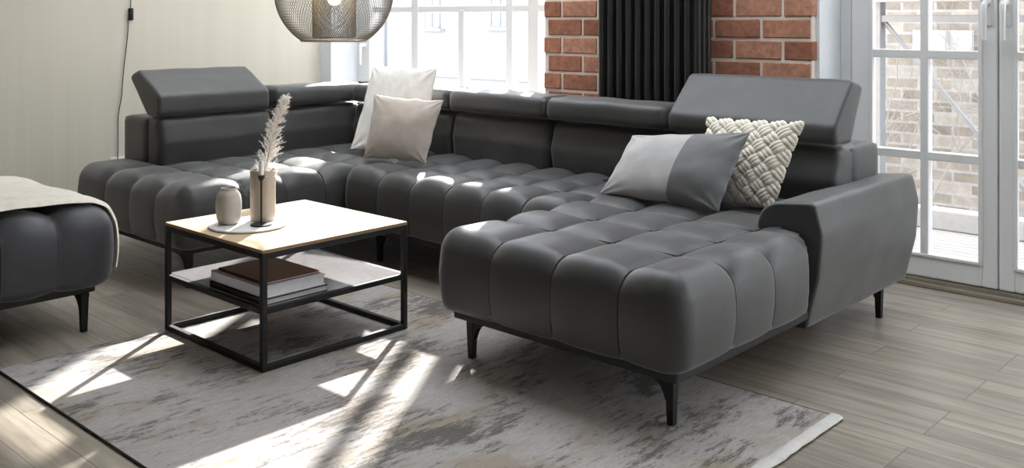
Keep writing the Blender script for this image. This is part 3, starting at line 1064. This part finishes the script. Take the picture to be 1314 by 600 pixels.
# pampas grass in the tall vase
gp = thing('pampas_grass', 'white feathery pampas plume standing in the tall taupe vase', 'dried grass', (VT[0], VT[1], TT+0.012))
Rv = Vector((math.cos(math.radians(42.9)), math.sin(math.radians(42.9)), 0))
Fv = Vector((-math.sin(math.radians(42.9)), math.cos(math.radians(42.9)), 0))
base = Vector((VT[0], VT[1], TT+0.014)) - Rv*0.016
def axis_pt(t):
    return base + Rv*(0.004+0.030*t+0.062*t*t) + Vector((0, 0, 0.415*t)) - Fv*0.01*t
bm = NB(); tube(bm, [axis_pt(i/14) for i in range(14)], [0.0028-0.0018*i/14 for i in range(14)], 7)
obj('stem', bm, 'stem', gp)
bm = NB()
rnd = random.Random(3)
def blade(p, d, L, ww):
    side = d.cross(Vector((rnd.uniform(-1, 1), rnd.uniform(-1, 1), rnd.uniform(-1, 1)))).normalized()
    q1 = p+d*L*0.55
    q2 = p+d*L-Vector((0, 0, L*0.12))
    v = [bm.verts.new(p-side*ww*0.5), bm.verts.new(p+side*ww*0.5), bm.verts.new(q1+side*ww), bm.verts.new(q1-side*ww), bm.verts.new(q2)]
    bm.faces.new((v[0], v[1], v[2], v[3])); bm.faces.new((v[3], v[2], v[4]))
for i in range(210):
    t = 0.16+0.84*(i+rnd.random())/210
    s_ = (t-0.16)/0.84
    p = axis_pt(t)
    tan_ = (axis_pt(min(1, t+0.02))-axis_pt(t-0.02)).normalized()
    o1 = tan_.orthogonal().normalized(); o2 = tan_.cross(o1)
    a = rnd.uniform(0, 2*PI)
    out = o1*math.cos(a)+o2*math.sin(a)
    L = 0.058*(0.55+0.45*math.sin(PI*min(1, 0.15+0.75*s_)))*(1-0.45*s_)*rnd.uniform(0.65, 1.25)
    d = (out*rnd.uniform(0.45, 0.75)+tan_*0.85).normalized()
    for k in range(46):
        f = k/45
        c = p+d*L*f+out*L*0.16*f*f-Vector((0, 0, L*0.10*f*f))
        hd = (d*0.9+Vector((rnd.gauss(0, 1), rnd.gauss(0, 1), rnd.gauss(0, 1)))*0.42).normalized()
        blade(c, hd, rnd.uniform(0.007, 0.013), rnd.uniform(0.0004, 0.0008))
obj('plume', bm, 'plume', gp, smooth=False)
# candle holder and candle
CH = (-2.897, 1.852)
ch = thing('candle_holder', 'slim black candlestick on the tray before the tall vase', 'candle holder', (CH[0], CH[1], TT))
bm = NB()
lathe(bm, [(0.0, 0.0), (0.036, 0.0), (0.037, 0.002), (0.036, 0.004), (0.006, 0.007), (0.0, 0.007)], (CH[0], CH[1], TT), 48)
obj('base', bm, 'black', ch)
bm = NB(); tube(bm, [(CH[0], CH[1], TT+0.004), (CH[0], CH[1], TT+0.152)], 0.0032, 12)
obj('stem', bm, 'black', ch)
bm = NB(); lathe(bm, [(0.0, 0.150), (0.004, 0.150), (0.0105, 0.160), (0.0115, 0.172), (0.0100, 0.172), (0.009, 0.163), (0.0, 0.161)], (CH[0], CH[1], TT), 32)
obj('cup', bm, 'black', ch)
cn = thing('candle', 'short white candle stub in the black candlestick', 'candle', (CH[0], CH[1], TT+0.162))
bm = NB(); lathe(bm, [(0.0, 0.0), (0.0085, 0.0), (0.0085, 0.058), (0.007, 0.060), (0.0, 0.0595)], (CH[0], CH[1], TT+0.162), 28)
obj('wax', bm, 'candle', cn)
bm = NB(); tube(bm, [(CH[0], CH[1], TT+0.221), (CH[0]+0.001, CH[1], TT+0.227)], 0.0008, 6)
obj('wick', bm, 'black', cn)

# ---------------------------------------------------------------- scatter cushions
def pillow(bl, br, tr, tl, thick, n=56, seed=0, pinch=0.06, wr=0.006, power=0.5):
    """closed cushion between four corners; thick = full thickness"""
    bl, br, tr, tl = (Vector(p) for p in (bl, br, tr, tl))
    N = ((br-bl).cross(tl-bl)).normalized()
    cen = (bl+br+tr+tl)/4
    bm = NB()
    F, B = {}, {}
    for i in range(n+1):
        for j in range(n+1):
            u, v = 2*i/n-1, 2*j/n-1
            # crowd the samples at the border
            u = math.sin(u*PI/2); v = math.sin(v*PI/2)
            uu = u*(1-pinch*(1-v*v)); vv = v*(1-pinch*(1-u*u))
            s, t = (uu+1)/2, (vv+1)/2
            p = (bl*(1-s)+br*s)*(1-t)+(tl*(1-s)+tr*s)*t
            h = thick/2*(max(0, (1-u*u))*max(0, (1-v*v)))**power
            edge = 1-max(abs(u), abs(v))
            # soft dents, and creases running out of the corners
            wv = noise.noise(Vector((u*1.3+seed, v*1.3, 0.3))) + 0.35*noise.noise(Vector((u*3.1+seed, v*2.4, 2.1)))
            cr = (abs(u)*abs(v))**2.2
            ang = math.atan2(1-abs(v)+0.03, 1-abs(u)+0.03)
            cre = math.sin(ang*11+seed*2+(2 if u*v > 0 else 0))*cr
            k = min(1, edge*6)
            p = p + N*(wr*wv*k*0.8) + N*wr*0.55*cre*min(1, edge*10)
            sg = noise.noise(Vector((u*3+seed, v*3, 7)))*wr*0.9*(1-k)
            p = p + (p-cen).normalized()*sg
            F[i, j] = bm.verts.new(p+N*h)
            B[i, j] = F[i, j] if (i in (0, n) or j in (0, n)) else bm.verts.new(p-N*h)
    for i in range(n):
        for j in range(n):
            bm.faces.new((F[i, j], F[i+1, j], F[i+1, j+1], F[i, j+1]))
            a = (B[i, j], B[i, j+1], B[i+1, j+1], B[i+1, j])
            try:
                bm.faces.new(a)
            except ValueError:
                pass
    return bm, N

bm, _ = pillow((-3.947, 3.04, 0.442), (-3.521, 3.165, 0.434), (-3.513, 3.24, 0.862), (-4.008, 3.24, 0.858), 0.09, seed=1.3, pinch=0.05, wr=0.012)
tag(obj('cushion', bm, 'cushion_white', None, angle=180, origin=(-3.87, 3.2, 0.43)), 'large off-white square cushion leaning in the sofa corner', 'cushion', 'scatter cushions on the sofa')
bm, _ = pillow((-3.676, 2.91, 0.438), (-3.332, 3.0, 0.436), (-3.286, 3.07, 0.725), (-3.675, 2.98, 0.738), 0.10, seed=4.7, pinch=0.05, wr=0.008)
tag(obj('cushion', bm, 'cushion_beige', None, angle=180, origin=(-3.72, 3.1, 0.43)), 'smaller greige square cushion in front of the off-white one', 'cushion', 'scatter cushions on the sofa')

# two tone lumbar cushion: two velvet fields in one cover
lum = thing('lumbar_cushion', 'two-tone light and dark grey velvet lumbar cushion on the chaise', 'cushion', (-2.05, 3.12, 0.43), 'scatter cushions on the sofa')
bm, N_ = pillow((-2.284, 2.955, 0.434), (-1.754, 2.935, 0.436), (-1.723, 3.100, 0.698), (-2.246, 3.115, 0.643), 0.13, n=64, seed=8.2, pinch=0.045, wr=0.009)
ax = Vector((1, 0, 0))
dark = [f for f in bm.faces if f.calc_center_median().x - 0.05*(f.calc_center_median().z-0.55) > -2.055]
bd = bm.copy()
for b_, keep_dark in ((bm, False), (bd, True)):
    kill = []
    for f in b_.faces:
        c = f.calc_center_median()
        isd = c.x - 0.10*(c.z-0.55) > -1.955
        if isd != keep_dark:
            kill.append(f)
    bmesh.ops.delete(b_, geom=kill, context='FACES')
obj('cover', bm, 'vel_light', lum, angle=180, label='light grey velvet part of the cover')
obj('cover', bd, 'vel_dark', lum, angle=180, label='dark grey velvet part of the cover')
bm = NB(); box(bm, -2.284, -2.250, 2.972, 2.979, 0.478, 0.487, 0.001, 1)
obj('label_tab', bm, 'tag', lum, smooth=False)

# chunky woven cushion
kn = thing('knit_cushion', 'cream chunky woven wool cushion leaning behind the grey lumbar one', 'cushion', (-1.80, 3.22, 0.43), 'scatter cushions on the sofa')
kc = [Vector(p) for p in ((-1.940, 3.125, 0.434), (-1.657, 3.130, 0.436), (-1.590, 3.225, 0.729), (-1.965, 3.220, 0.719))]
bm, kN = pillow(*kc, 0.09, n=40, seed=2.2, pinch=0.03, wr=0.002)
obj('cover', bm, 'wool', kn, angle=180)
def knit_pt(u, v):
    uu = u*(1-0.03*(1-v*v)); vv = v*(1-0.03*(1-u*u))
    s, t = (uu+1)/2, (vv+1)/2
    p = (kc[0]*(1-s)+kc[1]*s)*(1-t)+(kc[3]*(1-s)+kc[2]*s)*t
    h = 0.045*(max(0, (1-u*u))*max(0, (1-v*v)))**0.5
    return p + kN*h
bm = NB()
cellu = 0.27
K = 9
for i in range(-K, K+1):
    for j in range(-K, K+1):
        # basket weave turned by 45 degrees
        cx, cy = (i-j)*cellu/1.4142, (i+j)*cellu/1.4142
        if max(abs(cx), abs(cy)) > 0.97:
            continue
        d = (1, 1) if (i+j) % 2 == 0 else (1, -1)
        d = (d[0]/1.4142, d[1]/1.4142)
        e = (-d[1], d[0])
        for m in (-1, 0, 1):
            pts, rad = [], []
            for k in range(9):
                t = k/8*2-1
                u = cx + d[0]*t*cellu*0.68 + e[0]*m*cellu*0.305
                v = cy + d[1]*t*cellu*0.68 + e[1]*m*cellu*0.305
                u = max(-1.0, min(1.0, u)); v = max(-1.0, min(1.0, v))
                bow = math.cos(t*PI/2)
                pts.append(knit_pt(u, v) + kN*(0.0125*bow-0.0085))
                rad.append(0.0118*(0.62+0.38*bow))
            if (pts[-1]-pts[0]).length < 0.012:
                continue
            try:
                tube(bm, pts, rad, 8)
            except Exception:
                pass
obj('woven_front', bm, 'wool', kn, angle=180)

# ---------------------------------------------------------------- pendant lamp
LD = 4.15
LX, LY = (LD*Fv + (429-657)/1243*LD*Rv).x, (LD*Fv + (429-657)/1243*LD*Rv).y
LR = 75.5/1243*LD
LZ = EYE + (25+11)/1243*LD
lp = thing('pendant_lamp', 'round wire mesh pendant lamp with a glowing bulb hanging near the left window', 'lamp', (LX, LY, LZ))
def lattice(prof, c, n, rows, rad, twist=1.0):
    """diamond wire lattice on a surface of revolution; prof(t)->(r,z)"""
    bm = NB()
    for k in range(n):
        for sg in (-1, 1):
            pts = []
            for i in range(rows+1):
                t = i/rows
                r, z = prof(t)
                a = 2*PI*(k/n + sg*twist*t)
                pts.append((c[0]+r*math.cos(a), c[1]+r*math.sin(a), c[2]+z))
            tube(bm, pts, rad, 4, False)
    return bm
t0, t1 = math.acos(63/75.5), math.acos(-63/75.5)
def sph(t):
    th = PI-(PI-t1) - (t1-t0)*t if False else t1-(t1-t0)*t
    return (LR*math.sin(th), LR*math.cos(th))
obj('wire_shade', lattice(sph, (LX, LY, LZ), 120, 44, 0.0008, 0.16), 'brass', lp, angle=180)
RI = 27.5/1243*LD
hz = LR*63/75.5
obj('inner_shade', lattice(lambda t: (RI, -hz+0.012+(2*hz-0.024)*t), (LX, LY, LZ), 64, 30, 0.0009, 0.55), 'brass', lp, angle=180)
for zz in (-hz, hz):
    rr = LR*math.sin(t0)
    bm = NB(); tube(bm, [(LX+rr*math.cos(2*PI*k/64), LY+rr*math.sin(2*PI*k/64), LZ+zz) for k in range(65)], 0.0045, 8, False)
    obj('rim_ring', bm, 'ring', lp)
    bm = NB(); tube(bm, [(LX+RI*math.cos(2*PI*k/48), LY+RI*math.sin(2*PI*k/48), LZ+zz*0.94) for k in range(49)], 0.0025, 8, False)
    obj('inner_ring', bm, 'brass', lp)
bm = NB()
for k in range(3):
    a = 2*PI*k/3+0.4
    tube(bm, [(LX+LR*math.sin(t0)*math.cos(a), LY+LR*math.sin(t0)*math.sin(a), LZ+hz), (LX, LY, LZ+hz+0.02)], 0.002, 6)
obj('spider', bm, 'brass', lp)
BZ = LZ - 0.008
bm = NB(); lathe(bm, [(0.0, -0.052), (0.016, -0.048), (0.027, -0.034), (0.030, -0.018), (0.026, 0.002), (0.016, 0.024), (0.0135, 0.04), (0.0, 0.04)], (LX, LY, BZ), 32)
obj('bulb', bm, 'bulb', lp, label='warm glowing bulb')
bm = NB(); lathe(bm, [(0.0, 0.036), (0.017, 0.036), (0.019, 0.05), (0.019, 0.085), (0.008, 0.095), (0.0, 0.095)], (LX, LY, BZ), 24)
obj('socket', bm, 'black', lp)
bm = NB(); tube(bm, [(LX, LY, BZ+0.09), (LX, LY, TOP-0.02)], 0.003, 8)
obj('cable', bm, 'cord', lp)
bm = NB(); lathe(bm, [(0.0, 0.0), (0.02, 0.0), (0.05, 0.025), (0.05, 0.03), (0.0, 0.03)], (LX, LY, TOP-0.03), 32)
obj('ceiling_rose', bm, 'black', lp)
bl_ = bpy.data.lights.new('bulb_light', 'POINT')
bl_.energy = 4; bl_.color = (1, 0.75, 0.42); bl_.shadow_soft_size = 0.03
blo = bpy.data.objects.new('bulb_light', bl_); C.objects.link(blo)
blo.parent = lp; blo.location = (0, 0, 0.0)

# ---------------------------------------------------------------- hanging cord with switch by the left wall
xc = WL+0.012
cdn = thing('switch_cord', 'thin grey lamp cord with black inline switch hanging by the beige wall', 'cord', (xc, 2.45, 0.30))
path = [(2.555, TOP-0.01), (2.553, 2.0), (2.550, 1.5), (2.546, 1.215), (2.543, 1.145), (2.528, 1.10), (2.530, 1.04), (2.520, 0.95), (2.505, 0.83), (2.497, 0.74), (2.492, 0.66), (2.478, 0.60), (2.470, 0.54), (2.472, 0.42), (2.470, 0.31)]
pp = []
for i in range(len(path)-1):
    for k in range(5):
        t = k/5
        pp.append((xc, path[i][0]*(1-t)+path[i+1][0]*t, path[i][1]*(1-t)+path[i+1][1]*t))
pp.append((xc, *path[-1]))
for _ in range(3):
    pp = [pp[0]]+[tuple((pp[i-1][a]+2*pp[i][a]+pp[i+1][a])/4 for a in range(3)) for i in range(1, len(pp)-1)]+[pp[-1]]
bm = NB(); tube(bm, pp, 0.0028, 8)
obj('cable', bm, 'cord', cdn)
bm = NB(); box(bm, xc-0.008, xc+0.014, 2.532, 2.557, 1.095, 1.165, 0.006, 3)
obj('switch', bm, 'black', cdn)
bm = NB(); box(bm, WL, WL+0.012, 2.43, 2.51, 0.25, 0.33, 0.004)
obj('wall_plate', bm, 'outlet', cdn, smooth=False)
